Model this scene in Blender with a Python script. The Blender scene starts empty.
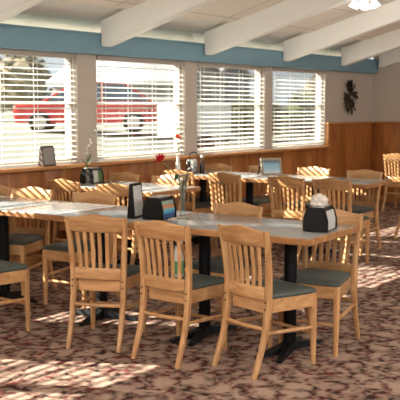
import bpy, bmesh, math, random
from mathutils import Vector, Matrix
random.seed(7)
R = math.radians
sc = bpy.context.scene
COL = sc.collection

# ------------------------------------------------------------------ materials
def new_mat(name):
    m = bpy.data.materials.new(name); m.use_nodes = True
    nt = m.node_tree
    return m, nt, nt.nodes['Principled BSDF'], nt.nodes, nt.links

def S(r, g, b):                                  # sRGB 0-255 -> linear
    f = lambda c: (c/255/12.92) if c/255 <= .04045 else ((c/255+.055)/1.055)**2.4
    return (f(r), f(g), f(b), 1)

def plain(name, col, rough=.5, metal=0, spec=.5, noise=0, nscale=20, bump=0):
    m, nt, p, N, L = new_mat(name)
    p.inputs['Base Color'].default_value = col
    p.inputs['Roughness'].default_value = rough
    p.inputs['Metallic'].default_value = metal
    p.inputs['Specular IOR Level'].default_value = spec
    if noise or bump:
        tc = N.new('ShaderNodeTexCoord'); nz = N.new('ShaderNodeTexNoise')
        nz.inputs['Scale'].default_value = nscale; nz.inputs['Detail'].default_value = 5
        L.new(tc.outputs['Object'], nz.inputs['Vector'])
        if noise:
            mx = N.new('ShaderNodeMix'); mx.data_type = 'RGBA'
            mx.inputs[6].default_value = tuple(c*(1-noise) for c in col[:3])+(1,)
            mx.inputs[7].default_value = tuple(min(1, c*(1+noise)) for c in col[:3])+(1,)
            L.new(nz.outputs['Fac'], mx.inputs[0]); L.new(mx.outputs[2], p.inputs['Base Color'])
        if bump:
            b = N.new('ShaderNodeBump'); b.inputs['Strength'].default_value = bump
            b.inputs['Distance'].default_value = .004
            L.new(nz.outputs['Fac'], b.inputs['Height']); L.new(b.outputs['Normal'], p.inputs['Normal'])
    return m

def wood(name, c1, c2, rough=.4, scale=(3, 3, 28), grooves=0, spread=.12):
    m, nt, p, N, L = new_mat(name)
    tc = N.new('ShaderNodeTexCoord'); mp = N.new('ShaderNodeMapping')
    oi = N.new('ShaderNodeObjectInfo'); ad = N.new('ShaderNodeVectorMath'); ad.operation = 'MULTIPLY_ADD'
    ad.inputs[1].default_value = (7, 5, 3)
    L.new(oi.outputs['Random'], ad.inputs[0]); L.new(tc.outputs['Object'], ad.inputs[2])
    L.new(ad.outputs[0], mp.inputs['Vector']); mp.inputs['Scale'].default_value = scale
    nz = N.new('ShaderNodeTexNoise'); nz.inputs['Scale'].default_value = 2.2
    nz.inputs['Detail'].default_value = 7; nz.inputs['Distortion'].default_value = .9
    L.new(mp.outputs[0], nz.inputs['Vector'])
    cr = N.new('ShaderNodeValToRGB'); cr.color_ramp.elements[0].position = .3; cr.color_ramp.elements[1].position = .72
    cr.color_ramp.elements[0].color = c1; cr.color_ramp.elements[1].color = c2
    L.new(nz.outputs['Fac'], cr.inputs['Fac'])
    hs = N.new('ShaderNodeHueSaturation')
    mr = N.new('ShaderNodeMapRange'); mr.inputs['To Min'].default_value = 1-spread; mr.inputs['To Max'].default_value = 1+spread
    L.new(oi.outputs['Random'], mr.inputs['Value']); L.new(mr.outputs[0], hs.inputs['Value'])
    L.new(cr.outputs[0], hs.inputs['Color'])
    L.new(hs.outputs[0], p.inputs['Base Color'])
    p.inputs['Roughness'].default_value = rough
    b = N.new('ShaderNodeBump'); b.inputs['Strength'].default_value = .12; b.inputs['Distance'].default_value = .002
    L.new(nz.outputs['Fac'], b.inputs['Height']); L.new(b.outputs[0], p.inputs['Normal'])
    return m

M = {}
M['oak'] = wood('honey oak', S(172, 122, 76), S(212, 166, 116), .38, (14, 14, 2.2))
M['oak_rail'] = wood('honey oak crosswise', S(174, 124, 78), S(212, 166, 116), .38, (14, 2.2, 14))
M['oak_edge'] = wood('oak table edging', S(146, 98, 58), S(186, 136, 88), .4, (10, 2, 10))
M['panel'] = wood('oak veneer panelling', S(138, 78, 34), S(184, 117, 57), .42, (5, 5, .9), spread=.02)
M['panel_trim'] = wood('oak panel trim', S(164, 106, 58), S(204, 146, 90), .4, (2, 20, 20), spread=.03)
M['pad'] = plain('green grey vinyl', S(78, 84, 79), .55, 0, .4, .12, 30, .15)
M['laminate'] = plain('grey laminate', S(164, 164, 162), .18, 0, .6, .10, 60)
M['black_iron'] = plain('black powder coat', S(14, 15, 17), .5, 0, .2)
M['bolt'] = plain('dark bolt', S(66, 44, 30), .4, .6)
M['taupe'] = plain('taupe wall paint', S(190, 178, 165), .75, 0, .3, .03, 3)
M['frame'] = plain('taupe window frame paint', S(176, 163, 150), .6, 0, .3)
M['blue'] = plain('blue grey beam paint', S(122, 156, 170), .6, 0, .35, .05, 4)
M['white_paint'] = plain('white rafter paint', S(234, 232, 226), .6, 0, .35, .03, 6)
M['soffit'] = plain('white soffit paint', S(236, 232, 224), .7, 0, .3)
M['blind'] = plain('white blind slat', S(238, 236, 230), .45, 0, .4)
M['white_plastic'] = plain('white plastic', S(228, 228, 222), .4)
M['chrome'] = plain('chrome', S(200, 200, 200), .22, 1)
M['steel'] = plain('brushed steel', S(170, 168, 164), .32, 1)
M['black_plastic'] = plain('black plastic', S(15, 16, 15), .42, 0, .3)
M['paper'] = plain('white paper', S(214, 204, 192), .8, 0, .2, .06, 25)
M['card'] = plain('grey card', S(196, 196, 192), .6, 0, .3, .10, 40)
M['dark_card'] = plain('grey printed card', S(142, 137, 130), .6, 0, .3, .15, 60)
M['dark_green'] = plain('green leaf', S(52, 84, 44), .5)
M['stem'] = plain('flower stem', S(88, 112, 62), .5)
M['red_petal'] = plain('red petal', S(190, 22, 30), .5, 0, .3)
M['orange_petal'] = plain('orange petal', S(214, 92, 58), .5, 0, .3)
M['white_petal'] = plain('white petal', S(238, 234, 220), .6, 0, .3)
M['bronze'] = plain('dark bronze leaf', S(70, 56, 40), .55, .3, .4, .25, 30)
M['ceramic'] = plain('white ceramic', S(232, 230, 224), .25)
M['ketchup'] = plain('dark sauce', S(52, 26, 18), .2, 0, .6)
M['grey_frame'] = plain('weathered grey frame', S(150, 136, 118), .6)
M['dark_frame'] = plain('dark brown frame', S(70, 52, 38), .6)
M['lit_shade'] = plain('lit frosted shade', S(240, 240, 236), .35)
M['lit_shade'].node_tree.nodes['Principled BSDF'].inputs['Emission Color'].default_value = (1, .97, .92, 1)
M['lit_shade'].node_tree.nodes['Principled BSDF'].inputs['Emission Strength'].default_value = .7
M['frosted'] = plain('frosted glass shade', S(240, 240, 236), .35)
M['asphalt'] = plain('pale parking ground', S(124, 124, 112), .9, 0, .2, .10, .6)
M['lawn'] = plain('dry grass', S(176, 168, 120), .9, 0, .2, .2, 2)
M['hedge'] = plain('hedge leaf', S(96, 108, 62), .8, 0, .2, .3, 6)
M['tan_bush'] = plain('tan dry shrub', S(178, 156, 112), .8, 0, .2, .3, 5)
M['far_tree'] = plain('grey brown tree', S(132, 122, 98), .8, 0, .2, .3, 1.5)
M['red_car'] = plain('red car paint', S(206, 52, 48), .25, 0, .6)
M['car_glass'] = plain('dark car glass', S(84, 104, 118), .15, 0, .8)
M['tyre'] = plain('tyre rubber', S(36, 36, 36), .8)
M['lamp_lens'] = plain('lamp lens', S(230, 226, 216), .15)
M['house_white'] = plain('pale siding', S(150, 148, 142), .8, 0, .2)
M['house_blue'] = plain('blue siding', S(92, 112, 128), .8, 0, .2)
M['roof_grey'] = plain('grey shingle', S(150, 150, 150), .9, 0, .2)
M['house_glass'] = plain('house window glass', S(90, 104, 112), .1)
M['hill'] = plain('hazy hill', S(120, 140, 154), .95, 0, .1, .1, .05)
M['green_liquid'] = plain('green label', S(110, 176, 120), .4)

def glass_mat(name, tint=(1, 1, 1, 1), gloss=.06, rough=0.0):
    m = bpy.data.materials.new(name); m.use_nodes = True
    nt = m.node_tree; N = nt.nodes; L = nt.links; N.clear()
    o = N.new('ShaderNodeOutputMaterial'); t = N.new('ShaderNodeBsdfTransparent'); t.inputs[0].default_value = tint
    g = N.new('ShaderNodeBsdfGlossy'); g.inputs['Roughness'].default_value = rough
    lw = N.new('ShaderNodeLayerWeight'); lw.inputs['Blend'].default_value = .25
    mul = N.new('ShaderNodeMath'); mul.operation = 'MULTIPLY_ADD'; mul.inputs[1].default_value = .5; mul.inputs[2].default_value = gloss*.5
    L.new(lw.outputs['Fresnel'], mul.inputs[0])
    mx = N.new('ShaderNodeMixShader'); L.new(mul.outputs[0], mx.inputs[0])
    L.new(t.outputs[0], mx.inputs[1]); L.new(g.outputs[0], mx.inputs[2]); L.new(mx.outputs[0], o.inputs[0])
    return m
M['pane'] = glass_mat('window glass', (.95, .97, .97, 1))
M['vase_glass'] = glass_mat('clear vase glass', (.86, .89, .88, 1), .25)

def carpet():
    m, nt, p, N, L = new_mat('sprigged carpet')
    tc = N.new('ShaderNodeTexCoord')
    nz = N.new('ShaderNodeTexNoise'); nz.inputs['Scale'].default_value = 9; nz.inputs['Detail'].default_value = 3
    L.new(tc.outputs['Object'], nz.inputs['Vector'])
    ad = N.new('ShaderNodeVectorMath'); ad.operation = 'MULTIPLY_ADD'; ad.inputs[1].default_value = (.22, .22, 0)
    L.new(nz.outputs['Color'], ad.inputs[0]); L.new(tc.outputs['Object'], ad.inputs[2])
    v = N.new('ShaderNodeTexVoronoi'); v.feature = 'DISTANCE_TO_EDGE'; v.inputs['Scale'].default_value = 6.2
    L.new(ad.outputs[0], v.inputs['Vector'])
    cr = N.new('ShaderNodeValToRGB')                      # vines: dark lines between the patches
    cr.color_ramp.elements[0].position = .05; cr.color_ramp.elements[0].color = (1, 1, 1, 1)
    cr.color_ramp.elements[1].position = .26; cr.color_ramp.elements[1].color = (0, 0, 0, 1)
    L.new(v.outputs['Distance'], cr.inputs['Fac'])
    n2 = N.new('ShaderNodeTexNoise'); n2.inputs['Scale'].default_value = 20; n2.inputs['Detail'].default_value = 4
    L.new(tc.outputs['Object'], n2.inputs['Vector'])
    c2 = N.new('ShaderNodeValToRGB'); c2.color_ramp.elements[0].position = .30; c2.color_ramp.elements[1].position = .58
    L.new(n2.outputs['Fac'], c2.inputs['Fac'])
    mul = N.new('ShaderNodeMath'); mul.operation = 'MULTIPLY'
    L.new(cr.outputs[0], mul.inputs[0]); L.new(c2.outputs[0], mul.inputs[1])
    base = N.new('ShaderNodeMix'); base.data_type = 'RGBA'
    base.inputs[6].default_value = S(156, 130, 113); base.inputs[7].default_value = S(184, 158, 141)
    n3 = N.new('ShaderNodeTexNoise'); n3.inputs['Scale'].default_value = 40; L.new(tc.outputs['Object'], n3.inputs['Vector'])
    L.new(n3.outputs['Fac'], base.inputs[0])
    dark = N.new('ShaderNodeMix'); dark.data_type = 'RGBA'
    dark.inputs[6].default_value = S(50, 36, 30); dark.inputs[7].default_value = S(88, 38, 36)
    n4 = N.new('ShaderNodeTexNoise'); n4.inputs['Scale'].default_value = 14; L.new(tc.outputs['Object'], n4.inputs['Vector'])
    c4 = N.new('ShaderNodeValToRGB'); c4.color_ramp.elements[0].position = .45; c4.color_ramp.elements[1].position = .55
    L.new(n4.outputs['Fac'], c4.inputs['Fac']); L.new(c4.outputs[0], dark.inputs[0])
    mx = N.new('ShaderNodeMix'); mx.data_type = 'RGBA'
    L.new(mul.outputs[0], mx.inputs[0]); L.new(base.outputs[2], mx.inputs[6]); L.new(dark.outputs[2], mx.inputs[7])
    v2 = N.new('ShaderNodeTexVoronoi'); v2.inputs['Scale'].default_value = 7.5; L.new(ad.outputs[0], v2.inputs['Vector'])
    c5 = N.new('ShaderNodeValToRGB'); c5.color_ramp.elements[0].position = .10; c5.color_ramp.elements[0].color = (1, 1, 1, 1)
    c5.color_ramp.elements[1].position = .20; c5.color_ramp.elements[1].color = (0, 0, 0, 1)
    L.new(v2.outputs['Distance'], c5.inputs['Fac'])
    mx2 = N.new('ShaderNodeMix'); mx2.data_type = 'RGBA'; mx2.inputs[7].default_value = S(112, 46, 46)
    L.new(c5.outputs[0], mx2.inputs[0]); L.new(mx.outputs[2], mx2.inputs[6])
    L.new(mx2.outputs[2], p.inputs['Base Color'])
    p.inputs['Roughness'].default_value = .95; p.inputs['Specular IOR Level'].default_value = .1
    return m
M['carpet'] = carpet()

def tiles():
    m, nt, p, N, L = new_mat('ceiling tile')
    tc = N.new('ShaderNodeTexCoord')
    mp = N.new('ShaderNodeMapping'); L.new(tc.outputs['Object'], mp.inputs['Vector'])
    br = N.new('ShaderNodeTexBrick'); br.offset = 0; br.inputs['Scale'].default_value = 1
    br.inputs['Brick Width'].default_value = .86; br.inputs['Row Height'].default_value = .62
    br.inputs['Mortar Size'].default_value = .008
    br.inputs['Color1'].default_value = S(230, 220, 208); br.inputs['Color2'].default_value = S(224, 214, 202)
    br.inputs['Mortar'].default_value = S(182, 170, 158)
    L.new(mp.outputs[0], br.inputs['Vector']); L.new(br.outputs[0], p.inputs['Base Color'])
    p.inputs['Roughness'].default_value = .9; p.inputs['Specular IOR Level'].default_value = .1
    return m
M['tile'] = tiles()

def banded(name, axis, stops, rough=.4):                 # printed card with colour bands along one local axis
    m, nt, p, N, L = new_mat(name)
    tc = N.new('ShaderNodeTexCoord'); sp = N.new('ShaderNodeSeparateXYZ')
    L.new(tc.outputs['Generated'], sp.inputs[0])
    nz = N.new('ShaderNodeTexNoise'); nz.inputs['Scale'].default_value = 7; L.new(tc.outputs['Generated'], nz.inputs['Vector'])
    md = N.new('ShaderNodeMath'); md.operation = 'MULTIPLY_ADD'; md.inputs[1].default_value = .16
    L.new(nz.outputs['Fac'], md.inputs[0]); L.new(sp.outputs[axis], md.inputs[2])
    sb = N.new('ShaderNodeMath'); sb.operation = 'SUBTRACT'; sb.inputs[1].default_value = .08; L.new(md.outputs[0], sb.inputs[0])
    cr = N.new('ShaderNodeValToRGB'); e = cr.color_ramp.elements
    while len(e) < len(stops): e.new(.5)
    for k, (pos, c) in enumerate(stops): e[k].position = pos; e[k].color = c
    L.new(sb.outputs[0], cr.inputs['Fac']); L.new(cr.outputs[0], p.inputs['Base Color'])
    p.inputs['Roughness'].default_value = rough
    return m
M['ad_beach'] = banded('printed beach card', 2, [(0, S(52, 74, 122)), (.22, S(44, 70, 128)), (.3, S(70, 140, 180)), (.5, S(92, 176, 190)), (.6, S(196, 140, 96)), (.78, S(186, 130, 92)), (.86, S(120, 170, 170)), (1, S(160, 150, 130))])
M['ad_green'] = banded('printed green card', 0, [(0, S(196, 196, 188)), (.45, S(190, 194, 184)), (.6, S(84, 112, 58)), (1, S(60, 88, 46))])
M['ad_blue'] = banded('printed blue card', 2, [(0, S(196, 204, 206)), (.3, S(150, 180, 196)), (.75, S(120, 156, 178)), (.85, S(88, 106, 116)), (1, S(80, 96, 104))])

# ------------------------------------------------------------------ mesh helpers
def obj(name, bm, mat, parent=None, smooth=35):
    bmesh.ops.recalc_face_normals(bm, faces=bm.faces)
    me = bpy.data.meshes.new(name); bm.to_mesh(me); bm.free()
    if smooth:
        for p in me.polygons: p.use_smooth = True
        me.set_sharp_from_angle(angle=R(smooth))
    me.materials.append(mat)
    o = bpy.data.objects.new(name, me); COL.objects.link(o)
    if parent: o.parent = parent
    return o
def thing(name, label, cat, loc=(0, 0, 0), rot=0, group=None):
    o = bpy.data.objects.new(name, None); o.empty_display_size = .1; COL.objects.link(o)
    o.location = loc; o.rotation_euler = (0, 0, R(rot)); tag(o, label, cat, group)
    return o
def tag(o, label, cat, group=None):
    o['label'] = label; o['category'] = cat
    if group: o['group'] = group
    return o
def struct(name, bm, mat, smooth=35):
    o = obj(name, bm, mat, None, smooth); o['kind'] = 'structure'; return o
def dup(root, loc, rot, label, group=None):
    r = root.copy(); COL.objects.link(r); r.location = loc; r.rotation_euler = (0, 0, R(rot)); r['label'] = label
    if group: r['group'] = group
    for ch in root.children:
        c = ch.copy(); COL.objects.link(c); c.parent = r
        for g in ch.children:
            d = g.copy(); COL.objects.link(d); d.parent = c
    return r
def NB(): return bmesh.new()
def box(bm, lo, hi, bev=0, mtx=None):
    v = [bm.verts.new((x, y, z)) for x in (lo[0], hi[0]) for y in (lo[1], hi[1]) for z in (lo[2], hi[2])]
    F = [(0, 1, 3, 2), (4, 6, 7, 5), (0, 4, 5, 1), (2, 3, 7, 6), (0, 2, 6, 4), (1, 5, 7, 3)]
    fs = [bm.faces.new([v[i] for i in f]) for f in F]
    if mtx is not None: bmesh.ops.transform(bm, matrix=mtx, verts=v)
    if bev:
        es = list({e for f in fs for e in f.edges})
        bmesh.ops.bevel(bm, geom=es, offset=bev, segments=2, affect='EDGES', profile=.5)
def loft(bm, rings, cap=True, closed=False):
    vs = [[bm.verts.new(p) for p in r] for r in rings]
    n = len(vs[0]); m = len(vs)
    for a in range(m if closed else m-1):
        b = (a+1) % m
        for i in range(n):
            j = (i+1) % n
            bm.faces.new((vs[a][i], vs[a][j], vs[b][j], vs[b][i]))
    if cap and not closed:
        bm.faces.new(vs[0][::-1]); bm.faces.new(vs[-1])
def chamf(cx, cy, sx, sy, c=.22):                          # chamfered rectangle as 2-D points
    hx, hy = sx/2, sy/2; k = min(hx, hy)*c*2
    return [(cx+a, cy+b) for a, b in [(hx-k, -hy), (hx, -hy+k), (hx, hy-k), (hx-k, hy), (-hx+k, hy), (-hx, hy-k), (-hx, -hy+k), (-hx+k, -hy)]]
def tube(bm, pts, r, n=8, closed=False):
    pts = [Vector(p) for p in pts]; rings = []
    for i, p in enumerate(pts):
        a = pts[i-1] if (i or closed) else p; b = pts[(i+1) % len(pts)] if (i < len(pts)-1 or closed) else p
        t = (b-a).normalized(); u = t.orthogonal().normalized() if abs(t.z) > .95 else t.cross(Vector((0, 0, 1))).normalized()
        w = t.cross(u); rr = r[i] if isinstance(r, (list, tuple)) else r
        rings.append([p+u*math.cos(2*math.pi*k/n)*rr+w*math.sin(2*math.pi*k/n)*rr for k in range(n)])
    loft(bm, rings, not closed, closed)
def lathe(bm, prof, n=20, c=(0, 0, 0)):
    rings = [[(c[0]+r*math.cos(2*math.pi*k/n), c[1]+r*math.sin(2*math.pi*k/n), c[2]+z) for k in range(n)] for r, z in prof]
    loft(bm, rings)
def lerp(a, b, t): return a+(b-a)*t
def interp(tab, z):
    for (z0, *a), (z1, *b) in zip(tab, tab[1:]):
        if z <= z1: return [lerp(p, q, (z-z0)/(z1-z0)) for p, q in zip(a, b)]
    return tab[-1][1:]

# ------------------------------------------------------------------ room shell
WY, EX = 6.2, 12.56           # window wall inner face, end wall inner face
SL = .27                      # roof pitch
def ceil_z(y): return 2.365+SL*(6.1-y)
RIDGE = 1.0
SILL, HEAD = .955, 2.05
wins = [(4.55, 6.01), (6.28, 7.735), (7.96, 9.425), (9.60, 11.03), (2.88, 4.34), (.60, 1.96)]  # last two are out of view, sized to shape the sun patches

bm = NB(); box(bm, (-3, -4, -.1), (EX+.2, WY+.02, 0)); struct('floor', bm, M['carpet'], 0)

bm = NB()
T = .14
edges = [-3.0, .60, 1.96, 2.88, 4.34, 4.55, 6.01, 6.28, 7.735, 7.96, 9.425, 9.60, 11.03, EX+.2]
for a, b in zip(edges[0::2], edges[1::2]): box(bm, (a, WY, SILL-.02), (b, WY+T, HEAD))
box(bm, (-3, WY, -.1), (EX+.2, WY+T, SILL-.02))
box(bm, (-3, WY, HEAD), (EX+.2, WY+T, 2.25))
struct('wall_north', bm, M['taupe'], 0)
bm = NB()
box(bm, (EX, -4, -.1), (EX+.2, RIDGE, 2)); box(bm, (EX, RIDGE, -.1), (EX+.2, WY, 2))
vs = [bm.verts.new(p) for p in [(EX, -4, 2), (EX, WY, 2), (EX, WY, ceil_z(WY)+.1), (EX, RIDGE, ceil_z(RIDGE)+.1), (EX, -4, ceil_z(6)+.1)]]
bm.faces.new(vs)
struct('wall_east', bm, M['taupe'], 0)
bm = NB()                                                   # rear walls with their long window openings
box(bm, (-3, -4.15, -.1), (EX+.2, -4, .5)); box(bm, (-3, -4.15, 2.25), (EX+.2, -4, 2.6))
for x in (-3, -.2, 2.6, 5.4, 8.2, 11, EX): box(bm, (x, -4.15, .5), (x+.2, -4, 2.25))
struct('wall_south', bm, M['taupe'], 0)
bm = NB()
box(bm, (-3.15, -4.15, -.1), (-3, WY+T, .5)); box(bm, (-3.15, -4.15, 2.25), (-3, WY+T, 2.6))
for y in (-4.15, -.8, 2.6, 6.14): box(bm, (-3.15, y, .5), (-3, y+.2, 2.25))
vs = [bm.verts.new(p) for p in [(-3, -4.15, 2.6), (-3, WY+T, 2.35), (-3, RIDGE, ceil_z(RIDGE)+.1)]]; bm.faces.new(vs)
struct('wall_west', bm, M['taupe'], 0)

# ceiling: tile boards from just inside the beam to the ridge, and down the far side
bm = NB()
y0 = 5.72
prof = [(y0, ceil_z(y0)), (RIDGE, ceil_z(RIDGE)), (-4.15, ceil_z(6.1)), (-4.15, ceil_z(6.1)+.05), (RIDGE, ceil_z(RIDGE)+.05), (y0, ceil_z(y0)+.05)]
loft(bm, [[(x, y, z) for y, z in prof] for x in (-3.15, EX+.2)])
struct('ceiling', bm, M['tile'], 0)
bm = NB()                                                   # white soffit deck over the clerestory and out to the eaves
y1, y2 = 5.74, 6.62
prof = [(y1, ceil_z(y1)+.055), (y2, ceil_z(y2)+.055), (y2, ceil_z(y2)+.12), (y1, ceil_z(y1)+.12)]
loft(bm, [[(x, y, z) for y, z in prof] for x in (-3.15, EX+.2)])
struct('trim_1', bm, M['soffit'], 0)
# blue header beam
bm = NB(); box(bm, (-3, 6.1, HEAD), (EX-.02, WY+T, 2.262), .006)
box(bm, (-3, 6.085, 2.245), (EX-.02, 6.13, 2.262), .003)
struct('trim_2', bm, M['blue'])
bm = NB(); box(bm, (-3, WY+.02, 2.262), (EX, WY+.026, ceil_z(WY)+.05)); struct('window_7', bm, M['pane'], 0)
# rafters
n = 3
def rafter(x, w=.135, name=None, z_off=0, y_end=6.095):
    bm = NB()
    d = .235
    prof = [(y_end, ceil_z(y_end)-d+.0), (y_end-.03, ceil_z(y_end-.03)-d-.012), (RIDGE, ceil_z(RIDGE)-d), (RIDGE, ceil_z(RIDGE)+.02), (y_end, ceil_z(y_end)+.02)]
    a = [(x, y, z) for y, z in prof]; b = [(x+w, y, z) for y, z in prof]
    loft(bm, [a, b])
    es = [e for e in bm.edges if abs(e.verts[0].co.x-e.verts[1].co.x) < 1e-5]
    bmesh.ops.bevel(bm, geom=es, offset=.012, segments=2, affect='EDGES')
    return struct(name, bm, M['white_paint'])
for k, x in enumerate((2.84, 4.56, 6.24, 7.96, 9.68, 11.28)): rafter(x, name='trim_%d' % (3+k))
rafter(EX-.10, .10, 'trim_9', y_end=6.06)
# wood panelling
bm = NB()
def panels(bm, x0, x1, z1, step=.61):
    x = x0
    while x < x1-.02:
        xe = min(x+step, x1)
        box(bm, (x+.002, WY-.018, .0), (xe-.002, WY, z1), .003); x = xe
panels(bm, -3, 11.06, SILL-.03); panels(bm, 11.06, EX, 1.262)
struct('trim_10', bm, M['panel'])
bm = NB()
y = WY-.018
while y > -4:
    ye = max(y-.61, -4); box(bm, (EX-.018, ye+.002, 0), (EX, y-.002, 1.262), .003); y = ye
struct('trim_11', bm, M['panel'])
bm = NB()                                                   # sill ledge, upright at the step, cap rail
box(bm, (-3, WY-.11, SILL-.035), (11.04, WY+.02, SILL), .008)
box(bm, (11.04, WY-.05, SILL-.035), (11.10, WY, 1.262), .006)
box(bm, (11.03, WY-.055, 1.262), (EX, WY, 1.292), .006)
box(bm, (EX-.05, -4, 1.262), (EX, WY-.055, 1.292), .006)
struct('trim_12', bm, M['panel_trim'])
bm = NB(); box(bm, (-3, WY-.032, 0), (EX-.03, WY-.018, .10), .004); struct('baseboard_north', bm, M['panel_trim'])
bm = NB(); box(bm, (EX-.032, -4, 0), (EX-.018, WY-.02, .10), .004); struct('baseboard_east', bm, M['panel_trim'])

# windows: painted frame, meeting rail, panes
for k, (a, b) in enumerate(wins):
    bm = NB(); y0, y1 = WY+.05, WY+T; f = .045
    box(bm, (a, y0, SILL), (a+f, y1, HEAD), .004); box(bm, (b-f, y0, SILL), (b, y1, HEAD), .004)
    box(bm, (a+f, y0, HEAD-f), (b-f, y1, HEAD), .004); box(bm, (a+f, y0, SILL), (b-f, y1, SILL+f), .004)
    zm = 1.56
    if k == 5: box(bm, (1.27, y0, SILL), (1.37, y1, HEAD), .004)  # unseen mullion, put in to leave a dark gap in the floor sun patch
    if k == 4: box(bm, (3.78, y0, SILL), (4.09, y1, HEAD), .004)  # unseen wide mullion added to keep sun stripes off a chair crest
    w = struct('window_%d' % (k+1), bm, M['frame'])
    bm = NB(); box(bm, (a+f, y0+.02, zm-.014), (b-f, y1-.03, zm+.014), .003); obj('meeting_rail', bm, M['white_plastic'], w)
    for z0, z1 in ((SILL+f, zm-.016), (zm+.016, HEAD-f)):
        bm = NB(); box(bm, (a+f, y0+.032, z0), (b-f, y0+.036, z1)); obj('pane', bm, M['pane'], w, 0)

# venetian blinds
names = {0: 'white slatted blind on the leftmost window, red car showing through it',
         1: 'white slatted blind on the second window from the left, behind the red rose',
         2: 'white slatted blind on the third window from the left, above the fully striped chair',
         3: 'white slatted blind on the window nearest the dark wall spray',
         4: 'white slatted blind on the window just outside the left edge of the photo',
         5: 'white slatted blind on the second window outside the left edge of the photo'}
for k, (a, b) in enumerate(wins):
    L_ = b-a-.03; cx = (a+b)/2
    t = thing('venetian_blind', names[k], 'blind', (cx, WY+.02, SILL), 0, 'venetian blinds along the window wall')
    bm = NB(); box(bm, (-L_/2, -.03, HEAD-SILL-.05), (L_/2, .03, HEAD-SILL-.002), .004); obj('headrail', bm, M['frame'], t)
    bm = NB(); box(bm, (-L_/2, -.025, .005), (L_/2, .025, .027), .004); obj('bottom_rail', bm, M['blind'], t)
    bm = NB(); z = .065; tilt = R(12)
    while z < HEAD-SILL-.06:
        sy, sz = .025*math.cos(tilt), .025*math.sin(tilt)
        prof = [(-sy, z-sz-.0012), (0, z+.0018), (sy, z+sz-.0012), (sy, z+sz+.0012), (0, z+.0042), (-sy, z-sz+.0012)]
        loft(bm, [[(x, p, q) for p, q in prof] for x in (-L_/2, L_/2)]); z += .054
    obj('slats', bm, M['blind'], t, 25)
    for x in (-L_*.42, -L_*.14, L_*.14, L_*.42):
        bm = NB()
        for yy in (-.027, .027): box(bm, (x-.0025, yy-.001, .01), (x+.0025, yy+.001, HEAD-SILL-.05))
        obj('ladder_cord', bm, M['blind'], t, 0)
    bm = NB(); tube(bm, [(L_/2-.06, -.04, HEAD-SILL-.06), (L_/2-.055, -.042, .45)], .004, 6); obj('tilt_wand', bm, M['white_plastic'], t)

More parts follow.
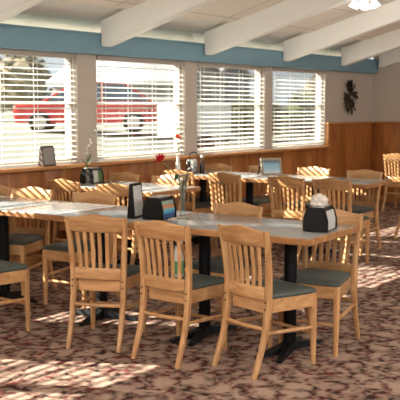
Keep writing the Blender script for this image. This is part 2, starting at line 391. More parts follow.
# ------------------------------------------------------------------ chairs
POST = [(0, -.300, .168, .030, .026), (.08, -.270, .168, .034, .030), (.18, -.232, .168, .038, .032), (.28, -.206, .168, .041, .034), (.40, -.192, .168, .043, .036),
        (.50, -.190, .170, .041, .036), (.62, -.198, .177, .037, .034), (.74, -.216, .186, .033, .032), (.834, -.236, .194, .026, .030)]
def back_x(y, z):                                           # curved plane of the backrest
    px, w = interp([(a, b, c) for a, b, c, *_ in POST], z)
    return px-.022*(1-(y/w)**2)
def make_chair(label):
    t = thing('dining_chair', label, 'chair')
    for s in (1, -1):
        bm = NB(); zs = [i*.834/14 for i in range(15)]
        loft(bm, [[(x, y, z) for x, y in chamf(*[(v if i != 1 else v*s) for i, v in enumerate(interp(POST, z))])] for z in zs])
        p = obj('back_post', bm, M['oak'], t)
        for z in (.385, .425):
            bm = NB(); tube(bm, [(interp(POST, z)[0]-.024, s*.168, z), (interp(POST, z)[0]-.015, s*.168, z)], .006, 8); obj('bolt', bm, M['bolt'], p)
        bm = NB()
        loft(bm, [[(x, y, z) for x, y in chamf(cx, s*cy, w, w)] for z, cx, cy, w in ((0, .178, .182, .025), (.2, .172, .182, .034), (.43, .168, .181, .042))])
        obj('front_leg', bm, M['oak'], t)
        bm = NB(); tube(bm, [(-.205, s*.166, .245), (-.02, s*.176, .235), (.17, s*.182, .225)], [.010, .013, .010], 8); obj('stretcher', bm, M['oak_rail'], t)
    bm = NB(); tube(bm, [(-.207, -.166, .27), (-.222, -.08, .27), (-.226, 0, .27), (-.222, .08, .27), (-.207, .166, .27)], .012, 8); obj('stretcher', bm, M['oak_rail'], t)
    bm = NB(); tube(bm, [(.170, -.182, .19), (.170, .182, .19)], .011, 8); obj('stretcher', bm, M['oak_rail'], t)
    # apron frame
    bm = NB()
    def outline(o, r=.05, n=5):
        P = [(-.185-o, -.15-o*.5), (.187+o, -.200-o), (.187+o, .200+o), (-.185-o, .15+o*.5)]; out = []
        for i, p in enumerate(P):
            a = Vector(P[i-1])-Vector(p); b = Vector(P[(i+1) % 4])-Vector(p); a.normalize(); b.normalize()
            p0 = Vector(p)+a*r; p1 = Vector(p)+b*r
            for k in range(n):
                u = k/(n-1); out.append(p0*(1-u)**2+Vector(p)*2*u*(1-u)+p1*u*u)
        return out
    loft(bm, [[(p.x, p.y, z) for p in outline(o, .03)] for z, o in ((.352, -.004), (.356, 0), (.428, 0), (.432, -.004))])
    obj('seat_frame', bm, M['oak_rail'], t)
    bm = NB()
    loft(bm, [[(p.x, p.y, z) for p in outline(o, .05)] for z, o in ((.430, -.006), (.438, .006), (.450, .007), (.461, -.006), (.469, -.04), (.474, -.09), (.475, -.13))])
    obj('seat', bm, M['pad'], t, 50)
    # crest rail with a raised middle
    bm = NB(); rings = []
    for i in range(17):
        u = -1+2*i/16; y = u*.178
        hump = .5+.5*math.cos(math.pi*min(1, abs(u)/.95)); ztop = .834+.021*hump; zb = .742-.004*(1-u*u)
        ring = []
        for (dz, dx) in ((0, -.008), (.006, -.013), (ztop-zb-.008, -.012), (ztop-zb, -.004), (ztop-zb, .004), (ztop-zb-.008, .010), (.006, .012), (0, .008)):
            z = zb+dz; ring.append((back_x(y, min(z, .833))+dx, y, z))
        rings.append(ring)
    loft(bm, rings); obj('crest_rail', bm, M['oak_rail'], t, 50)
    bm = NB(); rings = []
    for i in range(9):
        y = (-1+2*i/8)*.152
        rings.append([(back_x(y, z)+dx, y, z) for z, dx in ((.436, -.011), (.442, -.014), (.502, -.014), (.508, -.010), (.508, .010), (.502, .013), (.442, .013), (.436, .010))])
    loft(bm, rings); obj('lower_rail', bm, M['oak_rail'], t, 50)
    for i in range(6):
        u = (-1+2*i/5); bm = NB(); rings = []
        for k in range(6):
            z = lerp(.500, .755, k/5); y = u*lerp(.113, .126, k/5)
            rings.append([(back_x(y, z)+a, y+b, z) for a, b in [(q[0], q[1]) for q in chamf(0, 0, .013, .0255, .3)]])
        loft(bm, rings); obj('slat', bm, M['oak'], t)
    return t
CH = [
 # x, y, rot, label, group
 (4.159, 2.682, -12, 'nearest honey oak slat-back chair, seen from behind at the right end of the front table', 'near side chairs of the front table row'),
 (4.025, 3.231, 2, 'honey oak slat-back chair seen from behind with a spray bottle on its seat', 'near side chairs of the front table row'),
 (3.967, 3.826, 24, 'honey oak slat-back chair turned square to us, left of the chair with the spray bottle', 'near side chairs of the front table row'),
 (3.570, 4.560, 0, 'honey oak chair cut off by the left edge, only the corner of its seat showing', 'near side chairs of the front table row'),
 (4.650, 2.640, 189, 'honey oak chair facing us behind the napkin dispenser piled with crumpled napkins', 'far side chairs of the front table row'),
 (4.600, 3.400, 180, 'honey oak chair facing us, its crest showing over the bare middle of the front table', 'far side chairs of the front table row'),
 (4.560, 4.730, 190, 'honey oak chair facing us behind the front table, just left of the black menu holder', 'far side chairs of the front table row'),
 (4.500, 5.380, 194, 'honey oak chair facing us, sun stripes on its crest, below the sill placard', 'far side chairs of the front table row'),
 (4.470, 5.900, 180, 'honey oak chair at far left beside the wall, only its crest end showing', 'far side chairs of the front table row'),
 (5.650, 5.170, 10, 'honey oak chair, back to us, bold sun stripes on its crest, at the middle table', 'chairs of the small middle table'),
 (5.680, 5.820, 0, 'honey oak chair, back to us, in front of the dispenser by the left wall post', 'chairs of the small middle table'),
 (6.150, 5.920, 180, 'honey oak chair against the panelling under the second window, behind the middle table', 'chairs of the small middle table'),
 (6.180, 5.360, 180, 'honey oak chair facing us at the middle table, left of the rose vase', 'chairs of the small middle table'),
 (7.250, 5.720, 0, 'honey oak chair below the steel caddy, back to us, right behind the red rose', 'near side chairs of the rear table row'),
 (7.260, 5.120, 0, 'honey oak chair with its whole back covered in sun stripes, at the rear table', 'near side chairs of the rear table row'),
 (7.270, 4.380, 0, 'honey oak chair with sun stripes low on its back, before the framed board', 'near side chairs of the rear table row'),
 (7.300, 3.890, 0, 'unstriped honey oak chair, back to us, nearest the right end of the rear table', 'near side chairs of the rear table row'),
 (7.800, 5.940, 180, 'honey oak chair facing us behind the fully striped chair, under the third window', 'far side chairs of the rear table row'),
 (8.000, 5.420, 180, 'honey oak chair facing us, partly hidden behind the framed table board', 'far side chairs of the rear table row'),
 (8.070, 4.800, 180, 'honey oak chair facing us behind the rear table below the fourth window', 'far side chairs of the rear table row'),
 (8.010, 4.140, 180, 'honey oak chair with green seat tucked under the right end of rear table', 'far side chairs of the rear table row'),
 (11.660, 5.240, 0, 'sun striped honey oak chair standing alone in the far right corner', 'chairs beyond the tables at the right'),
 (9.240, 3.860, -30, 'honey oak chair cut off by the right edge, only a sunlit rear foot showing', 'chairs beyond the tables at the right'),
]
proto = make_chair(CH[0][3])
for i, (x, y, r, lab, grp) in enumerate(CH):
    if i == 0:
        proto.location = (x, y, 0); proto.rotation_euler = (0, 0, R(r)); proto['group'] = grp
    else: dup(proto, (x, y, 0), r, lab, grp)

# ------------------------------------------------------------------ tables
TZ = .775
def table(x, y, rot, w, l, cols, label, grp, round_end=False):
    """x, y = centre; w across (local x), l along (local y)"""
    t = thing('restaurant_table', label, 'table', (x, y, 0), rot, grp)
    bm = NB(); box(bm, (-w/2+.014, -l/2+.014, TZ-.030), (w/2-.014, l/2-.014, TZ), .002); obj('tabletop', bm, M['laminate'], t)
    bm = NB()
    ring = lambda o, z: [(a*(w/2-o), b*(l/2-o), z) for a, b in ((-1, -1), (1, -1), (1, 1), (-1, 1))]
    sec = [(0.003, TZ-.040), (0, TZ-.036), (0, TZ-.006), (.004, TZ-.0005), (.0135, TZ-.0005), (.0135, TZ-.040)]
    loft(bm, [ring(o, z) for o, z in sec], closed=True); obj('wooden_edge', bm, M['oak_edge'], t)
    for cy in cols:
        bm = NB(); tube(bm, [(0, cy, .06), (0, cy, TZ-.045)], .040, 16); c = obj('column', bm, M['black_iron'], t)
        bm = NB(); box(bm, (-.15, cy-.05, TZ-.05), (.15, cy+.05, TZ-.031), .004); obj('top_plate', bm, M['black_iron'], c)
        bm = NB()
        for k in range(4):
            a = R(10+90*k) if len(cols) == 1 else R((15, 165, 195, 345)[k])
            d = Vector((math.cos(a), math.sin(a), 0)); q = Vector((-d.y, d.x, 0)); rl = .29
            rings = []
            for u, hz, hw in ((0, .070, .038), (.3, .050, .030), (.8, .030, .024), (1, .018, .020)):
                p = d*rl*u+Vector((0, cy, 0))
                rings.append([tuple(p+q*hw+Vector((0, 0, .008))), tuple(p+q*hw*.7+Vector((0, 0, hz))), tuple(p-q*hw*.7+Vector((0, 0, hz))), tuple(p-q*hw+Vector((0, 0, .008)))])
            loft(bm, rings)
            e = d*rl*.94+Vector((0, cy, 0)); tube(bm, [(e.x, e.y, 0), (e.x, e.y, .012)], .016, 8)
        obj('base', bm, M['black_iron'], c)
    return t
A = 4.0                                                     # the front row stands a little askew of the wall
def row(x0, y0, ang, w, a, b):                              # centre of a table spanning a..b along the row
    s = (a+b)/2; c, n_ = math.cos(R(ang)), math.sin(R(ang))
    return (x0-n_*s+c*w/2, y0+c*s+n_*w/2)
g1 = 'tables pushed together in the front row'
for a, b, cols, lab in ((0, 1.22, (-.31, .33), 'front grey topped oak edged table on two black columns, right end of the front row'),
                        (1.223, 2.443, (0,), 'grey topped oak edged table carrying the black menu holder, middle of the front row'),
                        (2.446, 3.60, (-.19,), 'grey topped oak edged table running off the left edge of the photo')):
    x, y = row(4.115, 2.40, A, .70, a, b); table(x, y, A, .70, b-a, cols, lab, g1)
table(5.92, 5.46, 0, .70, 1.24, (0,), 'small grey topped oak edged table against the panelling between front and rear rows', 'tables along the window wall')
g2 = 'tables pushed together in the rear row'
for a, b, cols, lab in ((0, 1.20, (.1,), 'rear row grey topped table with its bare oak edged end toward the right'),
                        (1.203, 2.36, (-.28, .33), 'rear row grey topped table against the wall carrying the steel caddy')):
    x, y = row(7.40, 3.70, 4, .70, a, b); table(x, y, 4, .70, b-a, cols, lab, g2)

# ------------------------------------------------------------------ things on the tables
def dispenser(label, loc, rot, face, grp, napkins=False):
    t = thing('napkin_dispenser', label, 'napkin dispenser', loc, rot, grp)
    h, w, l = .150, .100, .078
    def slab(x0, x1, ins=0):
        bm = NB(); out = []
        for (y, z) in ((-l+ins, 0.004), (-l+ins, .07), (-l+.016+ins, .128), (-l+.036, h-ins*.5), (l-.036, h-ins*.5), (l-.016-ins, .128), (l-ins, .07), (l-ins, .004)): out.append((y, z))
        loft(bm, [[(x0, y, z) for y, z in out], [(x1, y, z) for y, z in out]])
        es = [e for e in bm.edges if abs(e.verts[0].co.x-e.verts[1].co.x) < 1e-6]
        bmesh.ops.bevel(bm, geom=es, offset=.006, segments=2, affect='EDGES'); return bm
    obj('body', slab(-w+.012, w-.012, .010), M['black_plastic'], t)
    for s in (-1, 1):
        obj('end_panel', slab(min(s*w, s*(w-.02)), max(s*w, s*(w-.02))), M['black_plastic'], t)
        bm = NB(); y = s*(l-.006)
        rings = [[(-w+.022, y-s*i, z) for z, i in ((.012, 0), (.07, 0), (.126, .014))]+[(-w+.022, y-s*(i+.004), z) for z, i in ((.126, .014), (.07, 0), (.012, 0))],
                 [(w-.022, y-s*i, z) for z, i in ((.012, 0), (.07, 0), (.126, .014))]+[(w-.022, y-s*(i+.004), z) for z, i in ((.126, .014), (.07, 0), (.012, 0))]]
        loft(bm, rings); f = obj('faceplate', bm, face, t)
    bm = NB(); box(bm, (-w+.022, -l+.036, h-.008), (w-.022, l-.036, h+.002), .003); obj('top_plate', bm, M['steel'], t)
    return t
gd = 'black napkin dispensers on the tables'
dispenser('black napkin dispenser with pale grey faceplate under crumpled napkins, right end of front table', (4.47, 2.535, TZ), 12, M['card'], gd)
d2 = dispenser('black napkin dispenser with a blue and orange beach card, beside the glass rose vase', (4.285, 3.655, TZ), 11, M['ad_beach'], gd)
dispenser('black napkin dispenser with a green and grey card, on the middle table by the wall', (5.93, 5.93, TZ), 11, M['ad_green'], gd)

# crumpled napkins
from mathutils import noise as mnoise
bm = NB(); bmesh.ops.create_icosphere(bm, subdivisions=4, radius=1)
for v in bm.verts:
    p = v.co.copy(); nval = mnoise.noise(p*2.3)*.30+abs(mnoise.noise(p*5))*.22
    v.co = p*(1+nval); v.co.x *= .048; v.co.y *= .048; v.co.z *= .046
    if v.co.z < -.022: v.co.z = -.022
o = obj('napkin', bm, M['paper'], None, 60); o.location = (4.465, 2.54, TZ+.152+.0225)
tag(o, 'crumpled white paper napkins piled on top of the nearest napkin dispenser', 'napkin')

# black menu holder with a pale card
def wedge_holder(name, label, cat, loc, rot, w, h, d, board, card, cap_round=False, grp=None):
    t = thing(name, label, cat, loc, rot, grp)
    ang = math.atan2(d*.5-.01, h)
    for s in (-1, 1):
        bm = NB(); m = Matrix.Translation((0, s*(d/2-.005), 0)) @ Matrix.Rotation(s*ang, 4, 'X')
        pts = []; r = w*.14 if cap_round else w*.05
        for cx, cz, a0 in ((w/2-r, h-r, 0), (-w/2+r, h-r, 90)):
            for k in range(5): a = R(a0+22.5*k); pts.append((cx+r*math.cos(a), cz+r*math.sin(a)))
        pts += [(-w/2, .0), (w/2, 0)]
        loft(bm, [[tuple(m @ Vector((x, y, z))) for x, z in pts] for y in (-.004, .004)])
        b = obj('board', bm, board, t)
        if s == -1 or cap_round:
            bm = NB(); box(bm, (-w/2+.012, s*.0045-.0012, .016), (w/2-.012, s*.0045+.0012, h-.016), 0, m); obj('card', bm, card, b)
    hh = h*.96
    for s in (-1, 1):
        x = s*(w/2-.004); bm = NB()
        loft(bm, [[(x-.003, -d/2+.006, .0), (x-.003, d/2-.006, .0), (x-.003, .004, hh), (x-.003, -.004, hh)], [(x+.003, -d/2+.006, .0), (x+.003, d/2-.006, .0), (x+.003, .004, hh), (x+.003, -.004, hh)]])
        obj('side', bm, board, t)
    return t
wedge_holder('menu_holder', 'black wedge shaped menu holder with a pale grey card, on the front table', 'menu holder', (4.235, 3.825, TZ), 14, .14, .235, .06, M['black_plastic'], M['card'])
t = wedge_holder('table_placard', 'grey rounded placard leaning like a tent on the window sill at left', 'placard', (5.53, 6.135, SILL), 0, .165, .195, .08, M['dark_frame'], M['dark_card'], True)

# framed board on the rear table
t = thing('framed_board', 'wooden framed blue picture board on an easel leg, on the rear table', 'table sign', (7.80, 5.03, TZ+.003), -30)
w, h = .25, .19; m = Matrix.Rotation(R(-14), 4, 'X')
bm = NB()
for lo, hi in (((-w/2, -.008, 0), (-w/2+.025, .008, h)), ((w/2-.025, -.008, 0), (w/2, .008, h)), ((-w/2+.025, -.008, 0), (w/2-.025, .008, .022)), ((-w/2+.025, -.008, h-.025), (w/2-.025, .008, h))): box(bm, lo, hi, .002, m)
obj('frame', bm, M['grey_frame'], t)
bm = NB(); box(bm, (-w/2+.024, -.003, .02), (w/2-.024, .003, h-.024), 0, m); obj('picture', bm, M['ad_blue'], t)
for s in (-1, 1):
    bm = NB(); x = s*(w/2-.012)
    loft(bm, [[(x-.01, .046, h-.004), (x+.01, .046, h-.004), (x+.01, .056, h-.004), (x-.01, .056, h-.004)], [(x-.01, .12, 0), (x+.01, .12, 0), (x+.01, .13, 0), (x-.01, .13, 0)]])
    obj('easel_leg', bm, M['dark_frame'], t)

# flowers
def petal_rose(bm, c, r, ax=Vector((0, 0, 1))):
    q = ax.to_track_quat('Z', 'Y')
    for ringi, (n_, rr, tilt, hh) in enumerate(((3, .30, 8, 1.15), (4, .55, 18, 1.1), (5, .8, 32, .95), (6, .95, 50, .8))):
        for k in range(n_):
            a = 2*math.pi*(k+.37*ringi)/n_; rings = []
            for u in (0, .3, .65, 1):
                row_ = []
                for s in (-1, -.4, .4, 1):
                    wv = math.sin(math.pi*min(.93, u*.72+.2))*.62
                    rad = rr*(.25+.75*u*(math.sin(R(tilt))+.45)); zz = hh*u*math.cos(R(tilt))
                    rad *= (1-.12*abs(s)); ang = a+s*wv
                    row_.append((rad*math.cos(ang), rad*math.sin(ang), zz))
                rings.append(row_)
            V = [[bm.verts.new(Vector(c)+q @ (Vector(p)*r)) for p in row_] for row_ in rings]
            for i in range(3):
                for j in range(3): bm.faces.new((V[i][j], V[i][j+1], V[i+1][j+1], V[i+1][j]))
def leaf(bm, p, d, L_, W, bend=.2):
    d = Vector(d).normalized(); sd = d.cross(Vector((0, 0, 1)));
    if sd.length < .01: sd = Vector((1, 0, 0))
    sd.normalize(); nrm = sd.cross(d); V = []
    for u, k in ((0, .12), (.25, .8), (.55, 1), (.8, .55), (1, .05)):
        c = Vector(p)+d*L_*u-nrm*bend*L_*u*u
        V.append([bm.verts.new(c+sd*W*k*s*.5+nrm*abs(s)*.08*W) for s in (-1, 0, 1)])
    for i in range(4):
        for j in range(2): bm.faces.new((V[i][j], V[i][j+1], V[i+1][j+1], V[i+1][j]))

# clear bud vase with a red rose, front table
vx, vy = 4.39, 3.54
t = thing('bud_vase', 'clear fluted glass bud vase standing on the front table', 'vase', (vx, vy, TZ))
bm = NB()
lathe(bm, [(.001, .0), (.040, .0), (.042, .006), (.022, .016), (.014, .04), (.018, .10), (.022, .18), (.030, .25), (.044, .30), (.041, .30), (.027, .25), (.019, .18), (.014, .10), (.008, .05), (.001, .045)], 20)
obj('glass', bm, M['vase_glass'], t, 60)
bm = NB(); box(bm, (-.034, -.034, 0), (.034, .034, .0012)); bm.free()
t = thing('red_rose', 'single red rose leaning left out of the clear glass vase', 'flower', (vx, vy, TZ+.06))
top = Vector((-.085, .115, .325))
bm = NB(); tube(bm, [(0, 0, 0), (-.002, .004, .12), (-.016, .020, .22), (-.060, .082, .29), tuple(top)], .0028, 6); obj('stem', bm, M['stem'], t)
bm = NB(); petal_rose(bm, tuple(top), .050, Vector((-.35, .3, .85)).normalized()); o = obj('bloom', bm, M['red_petal'], t, 80)
for p, d in (((-.016, .020, .22), (.7, -.4, .35)), ((-.010, .014, .19), (.3, -.9, .3)), ((-.02, .03, .24), (-.5, -.2, -.3)), ((-.005, .005, .16), (-.6, .6, .2))):
    bm = NB(); leaf(bm, p, d, .065, .03); obj('leaf', bm, M['dark_green'], t, 80)
t = thing('baby_breath', 'sprig of small pale filler flowers in the mouth of the clear rose vase', 'flower', (vx, vy, TZ+.06))
bm = NB(); ends = []
for k in range(7):
    a = k*.9; ends.append(Vector((math.cos(a)*random.uniform(.03, .065), math.sin(a)*random.uniform(.03, .065), random.uniform(.20, .28))))
    e = ends[-1]; tube(bm, [(0, 0, .01), (e.x*.15, e.y*.15, .17), tuple(e)], .0012, 5)
obj('stem', bm, M['stem'], t)
for e in ends:
    bm = NB(); bmesh.ops.create_icosphere(bm, subdivisions=1, radius=.007, matrix=Matrix.Translation(e)); obj('bloom', bm, M['white_petal'], t)

# white orchid-like spray by the wall post on the middle table
t = thing('bud_vase', 'slim clear bud vase beside the green card dispenser at left', 'vase', (5.74, 5.80, TZ))
bm = NB(); lathe(bm, [(.001, 0), (.030, 0), (.032, .01), (.018, .05), (.014, .12), (.018, .15), (.014, .15), (.010, .12), (.001, .11)], 16); obj('glass', bm, M['vase_glass'], t, 60)
t = thing('white_flower_stem', 'tall stem of small white blossoms in front of the wall post', 'flower', (5.74, 5.80, TZ+.12))
bm = NB(); pts = [(0, 0, 0), (.0, 0, .15), (.02, -.01, .26), (.05, -.03, .36), (.085, -.05, .43)]; tube(bm, pts, .003, 6)
tube(bm, [(0, 0, 0), (-.01, .01, .14), (-.005, .01, .22)], .0025, 6); obj('stem', bm, M['stem'], t)
for e in ((.085, -.05, .43), (.065, -.04, .40), (.045, -.03, .345), (.03, -.01, .31), (.012, -.005, .25), (-.005, .01, .225), (.02, -.03, .28), (-.012, 0, .18)):
    bm = NB(); petal_rose(bm, e, .015, Vector((random.uniform(-.5, .5), -.6, .6)).normalized()); obj('bloom', bm, M['white_petal'], t, 80)
for p, d in (((0, 0, .05), (-.4, .1, .8)), ((0, 0, .07), (.5, -.2, .7)), ((0, 0, .1), (-.1, -.5, .9))):
    bm = NB(); leaf(bm, p, d, .12, .022); obj('leaf', bm, M['dark_green'], t, 80)

# white vase with an orange flower near the caddy
vx, vy = 7.33, 5.98
t = thing('bud_vase', 'slim white ceramic bud vase in front of the second window post', 'vase', (vx, vy, TZ))
bm = NB(); lathe(bm, [(.001, 0), (.032, 0), (.035, .02), (.030, .07), (.018, .15), (.016, .20), (.020, .22), (.014, .22), (.010, .19), (.001, .18)], 18); obj('body', bm, M['ceramic'], t, 60)
t = thing('orange_flower', 'tall stem with an orange bloom rising in front of the second window', 'flower', (vx, vy, TZ+.19))
bm = NB(); tube(bm, [(0, 0, 0), (.0, 0, .12), (-.01, .005, .22), (-.005, 0, .36)], .003, 6); obj('stem', bm, M['stem'], t)
bm = NB(); petal_rose(bm, (-.015, -.01, .215), .04, Vector((-.3, -.5, .7)).normalized()); obj('bloom', bm, M['orange_petal'], t, 80)
bm = NB(); petal_rose(bm, (-.005, 0, .35), .014); obj('bud', bm, M['orange_petal'], t, 80)
for p, d in (((0, 0, .1), (.6, -.5, .4)), ((0, 0, .13), (-.5, -.5, .5)), ((0, 0, .06), (.6, .2, .6)), ((-.005, 0, .29), (.5, 0, .7))):
    bm = NB(); leaf(bm, p, d, .07, .03); obj('leaf', bm, M['dark_green'], t, 80)

# steel caddy with handle
t = thing('condiment_caddy', 'steel wire condiment caddy with a looped handle by the window wall', 'caddy', (7.56, 5.94, TZ), 5)
bm = NB(); w, l = .085, .065
for z in (.012, .07): tube(bm, [(-w, -l, z), (w, -l, z), (w, l, z), (-w, l, z)], .004, 6, True)
for a in (-1, -.33, .33, 1):
    for s in (-1, 1): tube(bm, [(a*w, s*l, 0), (a*w, s*l, .07)], .003, 6)
for s in (-1, 1): tube(bm, [(s*w, 0, .012), (s*w, 0, .07)], .003, 6)
box(bm, (-w, -l, .010), (w, l, .014)); obj('basket', bm, M['steel'], t)
bm = NB(); tube(bm, [(-w, 0, .07), (-w, 0, .20)]+[(-w*math.cos(R(a)), 0, .20+.035*math.sin(R(a))) for a in range(20, 180, 20)]+[(w, 0, .20), (w, 0, .07)], .005, 8); obj('handle', bm, M['black_iron'], t)
for dx, mt, lab in ((-.045, 'ceramic', 'small white sugar packet box standing in the steel caddy'), (.042, 'steel', 'small steel shaker standing in the steel caddy')):
    if dx < 0:
        bm = NB(); box(bm, (-.035, -.045, 0), (.035, .045, .135), .006); o = obj('packet_holder', bm, M['card'], None); cat = 'packet holder'
    else:
        bm = NB(); lathe(bm, [(.001, 0), (.030, 0), (.030, .09), (.026, .10), (.026, .125), (.018, .14), (.001, .142)], 16); o = obj('shaker', bm, M['steel'], None, 60); cat = 'shaker'
    o.location = (7.56+dx*.99, 5.94+dx*.09, TZ+.0145); o.rotation_euler.z = R(5); tag(o, lab, cat)
t = thing('sauce_bottle', 'dark sauce bottle standing right of the steel caddy', 'bottle', (7.585, 5.835, TZ))
bm = NB(); lathe(bm, [(.001, 0), (.026, 0), (.028, .01), (.028, .09), (.022, .12), (.012, .15), (.011, .18), (.001, .181)], 16); obj('body', bm, M['ketchup'], t, 60)
bm = NB(); lathe(bm, [(.001, .178), (.014, .178), (.014, .205), (.001, .206)], 14); obj('cap', bm, M['white_plastic'], t, 60)
t = thing('sauce_bottle', 'short dark sauce bottle standing left of the steel caddy', 'bottle', (7.42, 5.90, TZ))
bm = NB(); lathe(bm, [(.001, 0), (.030, 0), (.032, .01), (.032, .07), (.024, .10), (.014, .12), (.001, .121)], 16); obj('body', bm, M['ketchup'], t, 60)
bm = NB(); lathe(bm, [(.001, .118), (.017, .118), (.017, .14), (.001, .141)], 14); obj('cap', bm, M['black_plastic'], t, 60)

# spray bottle on the seat of the second front chair
t = thing('spray_bottle', 'white spray bottle with a green label standing on the second front chair seat', 'spray bottle', (4.01, 3.275, .475), 60)
bm = NB()
def rr(w_, d_, z): return [(x, y, z) for x, y in chamf(0, 0, w_, d_, .35)]
loft(bm, [rr(.082, .055, 0), rr(.09, .06, .006), rr(.09, .06, .12), rr(.07, .05, .15), rr(.034, .034, .18), rr(.030, .030, .195)]); obj('body', bm, M['white_plastic'], t)
bm = NB(); loft(bm, [rr(.0912, .0612, .02), rr(.0912, .0612, .10)]); obj('label', bm, M['green_liquid'], t)
bm = NB(); lathe(bm, [(.001, .193), (.019, .193), (.019, .213), (.001, .214)], 14); obj('collar', bm, M['black_plastic'], t)
bm = NB(); box(bm, (-.055, -.014, .213), (.035, .014, .242), .006); box(bm, (-.066, -.008, .222), (-.054, .008, .236), .002); obj('spray_head', bm, M['white_plastic'], t)
bm = NB(); tube(bm, [(-.032, 0, .216), (-.042, 0, .195), (-.034, 0, .168)], [.007, .006, .004], 8); obj('trigger', bm, M['black_plastic'], t)

# dark leaf spray on the wall
t = thing('wall_spray', 'dark dried leaf spray hanging on the taupe wall right of the windows', 'wall decoration', (11.73, WY, 1.68))
bm = NB(); st = NB()
for k, (dx, dz, L_) in enumerate(((-.02, .20, 0), (.05, .16, 0), (-.08, .16, 0), (-.15, .0, 0), (-.07, -.18, 0), (.09, -.18, 0), (.18, .03, 0), (.12, -.08, 0), (-.03, -.12, 0), (.10, .10, 0), (-.11, -.10, 0))):
    tube(st, [(0, -.02, 0), (dx*.5, -.045, dz*.5), (dx, -.03, dz)], .006, 6)
    for u in (.35, .6, .8, 1):
        for s in (-1, 1):
            d = Vector((dx, 0, dz)).normalized(); sd = Vector((d.z, 0, -d.x))*s
            leaf(bm, (dx*u, -.035, dz*u), d*.8+sd*random.uniform(.3, .8)+Vector((0, random.uniform(-.5, .1), 0)), random.uniform(.08, .12), .042)
obj('stem', st, M['bronze'], t); obj('leaves', bm, M['bronze'], t, 80)

# ceiling lamp with glass shades
lx, ly, lz = 8.51, 4.32, 2.605
t = thing('ceiling_light', 'cluster of frosted white glass shades hanging from the ceiling at top right', 'ceiling light', (lx, ly, lz))
bm = NB(); zt = ceil_z(ly)-lz
tube(bm, [(0, 0, .12), (0, 0, zt)], .012, 10); lathe(bm, [(.001, zt-.05), (.05, zt-.05), (.06, zt-.005), (.001, zt)], 16); obj('down_rod', bm, M['white_paint'], t)
bm = NB(); lathe(bm, [(.001, .06), (.05, .065), (.065, .09), (.05, .125), (.001, .13)], 18); obj('hub', bm, M['white_paint'], t)
for k in range(4):
    a = R(20+90*k); d = Vector((math.cos(a), math.sin(a), 0))
    bm = NB(); tube(bm, [tuple(d*.04+Vector((0, 0, .09))), tuple(d*.065+Vector((0, 0, .10))), tuple(d*.085+Vector((0, 0, .075)))], .009, 8); am = obj('arm', bm, M['white_paint'], t)
    bm = NB(); m = Matrix.Translation(d*.085+Vector((0, 0, .08))) @ (d*.45+Vector((0, 0, -1))).to_track_quat('Z', 'Y').to_matrix().to_4x4()
    pr = [(.018, 0), (.024, .012), (.040, .04), (.052, .075), (.064, .105), (.061, .105), (.049, .075), (.037, .04), (.02, .014), (.001, .012)]
    lathe(bm, pr, 18); m = m @ Matrix.Diagonal((.85, .85, .9, 1)); bmesh.ops.transform(bm, matrix=m, verts=bm.verts); obj('shade', bm, M['lit_shade'], am, 60)

l = bpy.data.lights.new('ceiling_bulb', 'POINT'); l.energy = 9; l.color = (1, .95, .88); l.shadow_soft_size = .10
o = bpy.data.objects.new('ceiling_bulb', l); COL.objects.link(o); o.location = (lx, ly, lz-.12)
# ------------------------------------------------------------------ outside
bm = NB()
def gz(y): return -.1+max(0, min(1, (y-7)/12))*.95
ys = [WY+T+.02, 7, 9, 11, 13, 15, 17, 19, 22, 30, 60, 140]; xs = list(range(-60, 161, 20))
V = [[bm.verts.new((x, y, gz(y))) for x in xs] for y in ys]
for i in range(len(ys)-1):
    for j in range(len(xs)-1): bm.faces.new((V[i][j], V[i][j+1], V[i+1][j+1], V[i+1][j]))
g = obj('parking_lot', bm, M['asphalt'], None, 60); g['kind'] = 'structure'

# red car
cyaw = math.degrees(math.atan2(658, 851.))
t = thing('car', 'red hatchback car parked outside the leftmost windows', 'car', (17.9, 18.0, gz(18)), -48)
bm = NB()
side = [(-2.05, .30), (-2.10, .62), (-2.02, .80), (-1.25, .90), (1.45, .92), (2.02, .86), (2.08, .55), (2.02, .28)]
rings = []
for y, k in ((-.84, .97), (-.80, 1), (.80, 1), (.84, .97)): rings.append([(x*k, y, z*k+.01) for x, z in side])
loft(bm, rings); obj('body', bm, M['red_car'], t)
bm = NB(); cab = [(-1.25, .89), (-.35, 1.37), (.10, 1.42), (1.05, 1.40), (1.85, .90)]
loft(bm, [[(x, y*(1 if z < 1 else .84), z) for x, z in cab] for y in (-.80, .80)]); cb = obj('cabin_glass', bm, M['car_glass'], t)
bm = NB(); loft(bm, [[(x, y, z) for x, z in ((-.45, 1.36), (.10, 1.425), (1.12, 1.40), (1.12, 1.43), (.10, 1.465), (-.45, 1.40))] for y in (-.69, .69)]); obj('roof', bm, M['red_car'], t)
for x0, x1 in ((-1.25, -.40), (.42, .42), (1.86, 1.10)):
    for s in (-1, 1):
        bm = NB(); tube(bm, [(x0, s*.80, .90), (x1, s*.685, 1.40)], .035, 6); obj('pillar', bm, M['red_car'], t)
for x in (-1.35, 1.32):
    for s in (-1, 1):
        bm = NB(); tube(bm, [(x, s*.70, .31), (x, s*.86, .31)], .31, 20); wh = obj('wheel', bm, M['tyre'], t)
        bm = NB(); tube(bm, [(x, s*.855, .31), (x, s*.872, .31)], .19, 16); obj('hubcap', bm, M['steel'], wh)
for s in (-1, 1):
    bm = NB(); box(bm, (-2.09, min(s*.5, s*.8), .62), (-1.98, max(s*.5, s*.8), .78), .02); obj('headlamp', bm, M['lamp_lens'], t)
bm = NB(); box(bm, (-2.11, -.26, .42), (-2.08, .26, .53)); obj('number_plate', bm, M['white_plastic'], t)
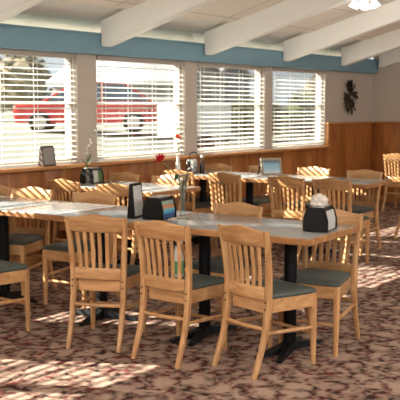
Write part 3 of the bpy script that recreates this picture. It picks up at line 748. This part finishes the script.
# white panel van body beyond the second window
t = thing('trailer', 'plain white box trailer parked outside the second window', 'trailer', (16.2, 12.7, gz(12.7)), -20)
bm = NB(); box(bm, (-.75, -.5, .45), (.75, .5, 1.22), .03); obj('body', bm, M['white_plastic'], t)
for s in (-1, 1):
    bm = NB(); tube(bm, [(0, s*.42, .26), (0, s*.54, .26)], .26, 18); obj('wheel', bm, M['tyre'], t)
bm = NB(); tube(bm, [(.75, 0, .48), (1.3, 0, .44), (1.32, 0, .0)], .03, 8); obj('drawbar', bm, M['steel'], t)

def bush(name, label, cat, loc, r, mat, grp, n=90, ls=.16):
    t = thing(name, label, cat, loc, random.uniform(0, 360), grp)
    bm = NB()
    for k in range(n):
        a = random.uniform(0, 6.28); u = random.random(); z = random.uniform(.05, 1); rad = math.sqrt(max(0, 1-(z*1.4-.4)**2))*random.uniform(.6, 1)
        p = Vector((r[0]*rad*math.cos(a), r[1]*rad*math.sin(a), r[2]*z))
        for q in range(5): leaf(bm, p, (random.uniform(-1, 1), random.uniform(-1, 1), random.uniform(-.2, 1)), ls*random.uniform(.8, 1.5), ls*.7)
    bmesh.ops.create_icosphere(bm, subdivisions=2, radius=1, matrix=Matrix.Translation((0, 0, r[2]*.5)) @ Matrix.Diagonal((r[0]*.72, r[1]*.72, r[2]*.45, 1)))
    obj('foliage', bm, mat, t, 0)
    bm = NB(); tube(bm, [(0, 0, -.05), (0, 0, r[2]*.5)], .05, 6); obj('trunk', bm, M['dark_frame'], t)
bl = [('green hedge shrub outside the third window, left of the pair there', 21.5, 14.6, (1.5, .8, 1.3), 'hedge'), ('green hedge shrub outside the third window, right of the pair there', 25.2, 14.8, (1.7, .8, 1.35), 'hedge'),
      ('tan dry shrub outside the fourth window, left of its pair', 31.0, 15.6, (1.7, .8, 1.3), 'tan_bush'), ('green hedge shrub outside the fourth window, right of its pair', 34.6, 15.8, (1.7, .8, 1.2), 'hedge')]
for lab, x, y, r, m_ in bl: bush('shrub', lab, 'shrub', (x, y, gz(y)-.02), r, M[m_], 'shrubs outside the right hand windows', 130, .2)
for k, (x, y, h_, lab) in enumerate(((10, 52, 4.6, 'bare brown tree beyond the leftmost window'), (30, 48, 4.0, 'bare brown tree far behind the red car'), (44, 52, 5, 'brown tree behind the second window, beyond the trailer'), (58, 50, 4.6, 'brown tree far beyond the third window'), (92, 52, 4.5, 'brown tree far beyond the fourth window'))):
    bush('tree', lab, 'tree', (x, y, gz(y)-.05), (3.8, 2.2, h_), M['far_tree'], 'trees far beyond the parking lot', 170, .45)
def house(label, loc, rot, w, d, h, rh, wall, grp='houses across the parking lot'):
    t = thing('house', label, 'house', loc, rot, grp)
    bm = NB(); loft(bm, [[(x, -d/2, z) for x, z in ((-w/2, -.1), (w/2, -.1), (w/2, h), (0, h+rh), (-w/2, h))], [(x, d/2, z) for x, z in ((-w/2, -.1), (w/2, -.1), (w/2, h), (0, h+rh), (-w/2, h))]]); obj('walls', bm, wall, t, 0)
    bm = NB()
    for s in (-1, 1):
        loft(bm, [[(s*(w/2+.3), y, h-.15), (0, y, h+rh+.02), (0, y, h+rh+.2), (s*(w/2+.3), y, h+.05)] for y in (-d/2-.3, d/2+.3)])
    obj('roof', bm, M['roof_grey'], t, 0)
    for x in (-w*.25, w*.25):
        bm = NB(); box(bm, (x-.5, -d/2-.05, h*.4), (x+.5, -d/2+.05, h*.8)); obj('window', bm, M['house_glass'], t, 0)
house('pale gabled house seen through the third window', (37, 33, gz(33)), 15, 6, 8, 2.0, 1.4, M['house_white'])
house('blue house right of the pale gable, through the third window', (45, 36, gz(36)), 10, 5.5, 7, 2.6, .9, M['house_blue'])
house('pale house far behind the red car', (22, 40, gz(40)), -10, 10, 8, 2.0, 1.2, M['house_white'])
bm = NB(); rings = []
for j in range(60):
    x = -80+j*8; rings.append([(x, 200, -1), (x, 165, -1), (x, 175, 3.5+2.6*mnoise.noise(Vector((x*.03, 3, 1)))), (x, 195, 6+4*mnoise.noise(Vector((x*.02, 0, 1))))])
loft(bm, rings); o = obj('hills', bm, M['hill'], None, 60); o['kind'] = 'structure'

# ------------------------------------------------------------------ light
FILL_W = 92
w = bpy.data.worlds.new('sky'); sc.world = w; w.use_nodes = True
bg = w.node_tree.nodes['Background']; bg.inputs[0].default_value = (.88, .95, 1.0, 1); bg.inputs[1].default_value = .62
sun = bpy.data.lights.new('sun', 'SUN'); sun.energy = 20.0; sun.color = (1, .93, .82); sun.angle = R(.45)
so = bpy.data.objects.new('sun', sun); COL.objects.link(so)
so.rotation_euler = Vector((.58, -1, -.63)).to_track_quat('-Z', 'Y').to_euler()
def portal(loc, rot, sx, sy):
    l = bpy.data.lights.new('window_portal', 'AREA'); l.shape = 'RECTANGLE'; l.size = sx; l.size_y = sy; l.cycles.is_portal = True
    o = bpy.data.objects.new('window_portal', l); COL.objects.link(o); o.location = loc; o.rotation_euler = rot
portal((4.8, -4.05, 1.375), (R(90), 0, 0), 15.6, 1.75)
portal((-3.05, 1, 1.375), (0, R(-90), 0), 1.75, 10.2)
portal((5.8, WY+.2, 1.65), (R(-90), 0, 0), 12.5, 1.45)

# unseen pendant lamps added behind the camera to brighten the interior
PL = [(-1.2, 3.2), (-1.2, -1.2), (2.2, -1.6), (5.6, -1.6), (9.6, -1.2), (1.0, 1.0)]
PLAB = ['clear globe pendant lamp nearest the west wall and the window wall', 'clear globe pendant lamp in the corner of the west and south walls', 'second clear globe pendant lamp along the south side from the west wall', 'third clear globe pendant lamp along the south side from the west wall', 'clear globe pendant lamp on the south side nearest the panelled end wall', 'clear globe pendant lamp hanging closest to where the photo was taken']
for (x, y), lab in zip(PL, PLAB):
    z = 2.55; t = thing('pendant_lamp', lab, 'pendant lamp', (x, y, z), 0, 'pendant lamps over the rest of the dining room')
    cz = (ceil_z(y) if y > RIDGE else ceil_z(2*RIDGE-y))-z
    bm = NB(); tube(bm, [(0, 0, .12), (0, 0, cz+.02)], .008, 8); obj('cord', bm, M['white_plastic'], t)
    bm = NB(); lathe(bm, [(.001, .10), (.045, .10), (.05, .13), (.001, .14)], 16); obj('socket', bm, M['white_paint'], t)
    bm = NB(); lathe(bm, [(.05, .10), (.11, .06), (.15, -.03), (.15, -.09), (.11, -.18), (.04, -.22), (.001, -.225)], 24); obj('glass_globe', bm, M['vase_glass'], t, 60)
    l = bpy.data.lights.new('pendant_bulb', 'POINT'); l.energy = FILL_W; l.color = (1, .98, .95); l.shadow_soft_size = .12
    o = bpy.data.objects.new('pendant_bulb', l); COL.objects.link(o); o.location = (x, y, z-.06)

# ------------------------------------------------------------------ camera
f_px, pitch, yaw = 846.0, math.atan(93/846.), math.atan(658/851.)
cam = bpy.data.cameras.new('camera'); cam.sensor_width = 36; cam.lens = 36*f_px/400; cam.clip_end = 500
co = bpy.data.objects.new('camera', cam); COL.objects.link(co); co.location = (0, 0, 1.52)
d = Vector((math.cos(yaw)*math.cos(pitch), math.sin(yaw)*math.cos(pitch), -math.sin(pitch)))
co.rotation_euler = d.to_track_quat('-Z', 'Y').to_euler()
cam.dof.use_dof = True; cam.dof.focus_distance = 4.9; cam.dof.aperture_fstop = 6.3
sc.camera = co
vs_ = sc.view_settings; vs_.view_transform = 'Standard'; vs_.look = 'None'; vs_.gamma = 1; vs_.use_curve_mapping = False
vs_.exposure = .6
sc.cycles.max_bounces = 10; sc.cycles.diffuse_bounces = 6; sc.cycles.transparent_max_bounces = 24
sc.cycles.sample_clamp_indirect = 6
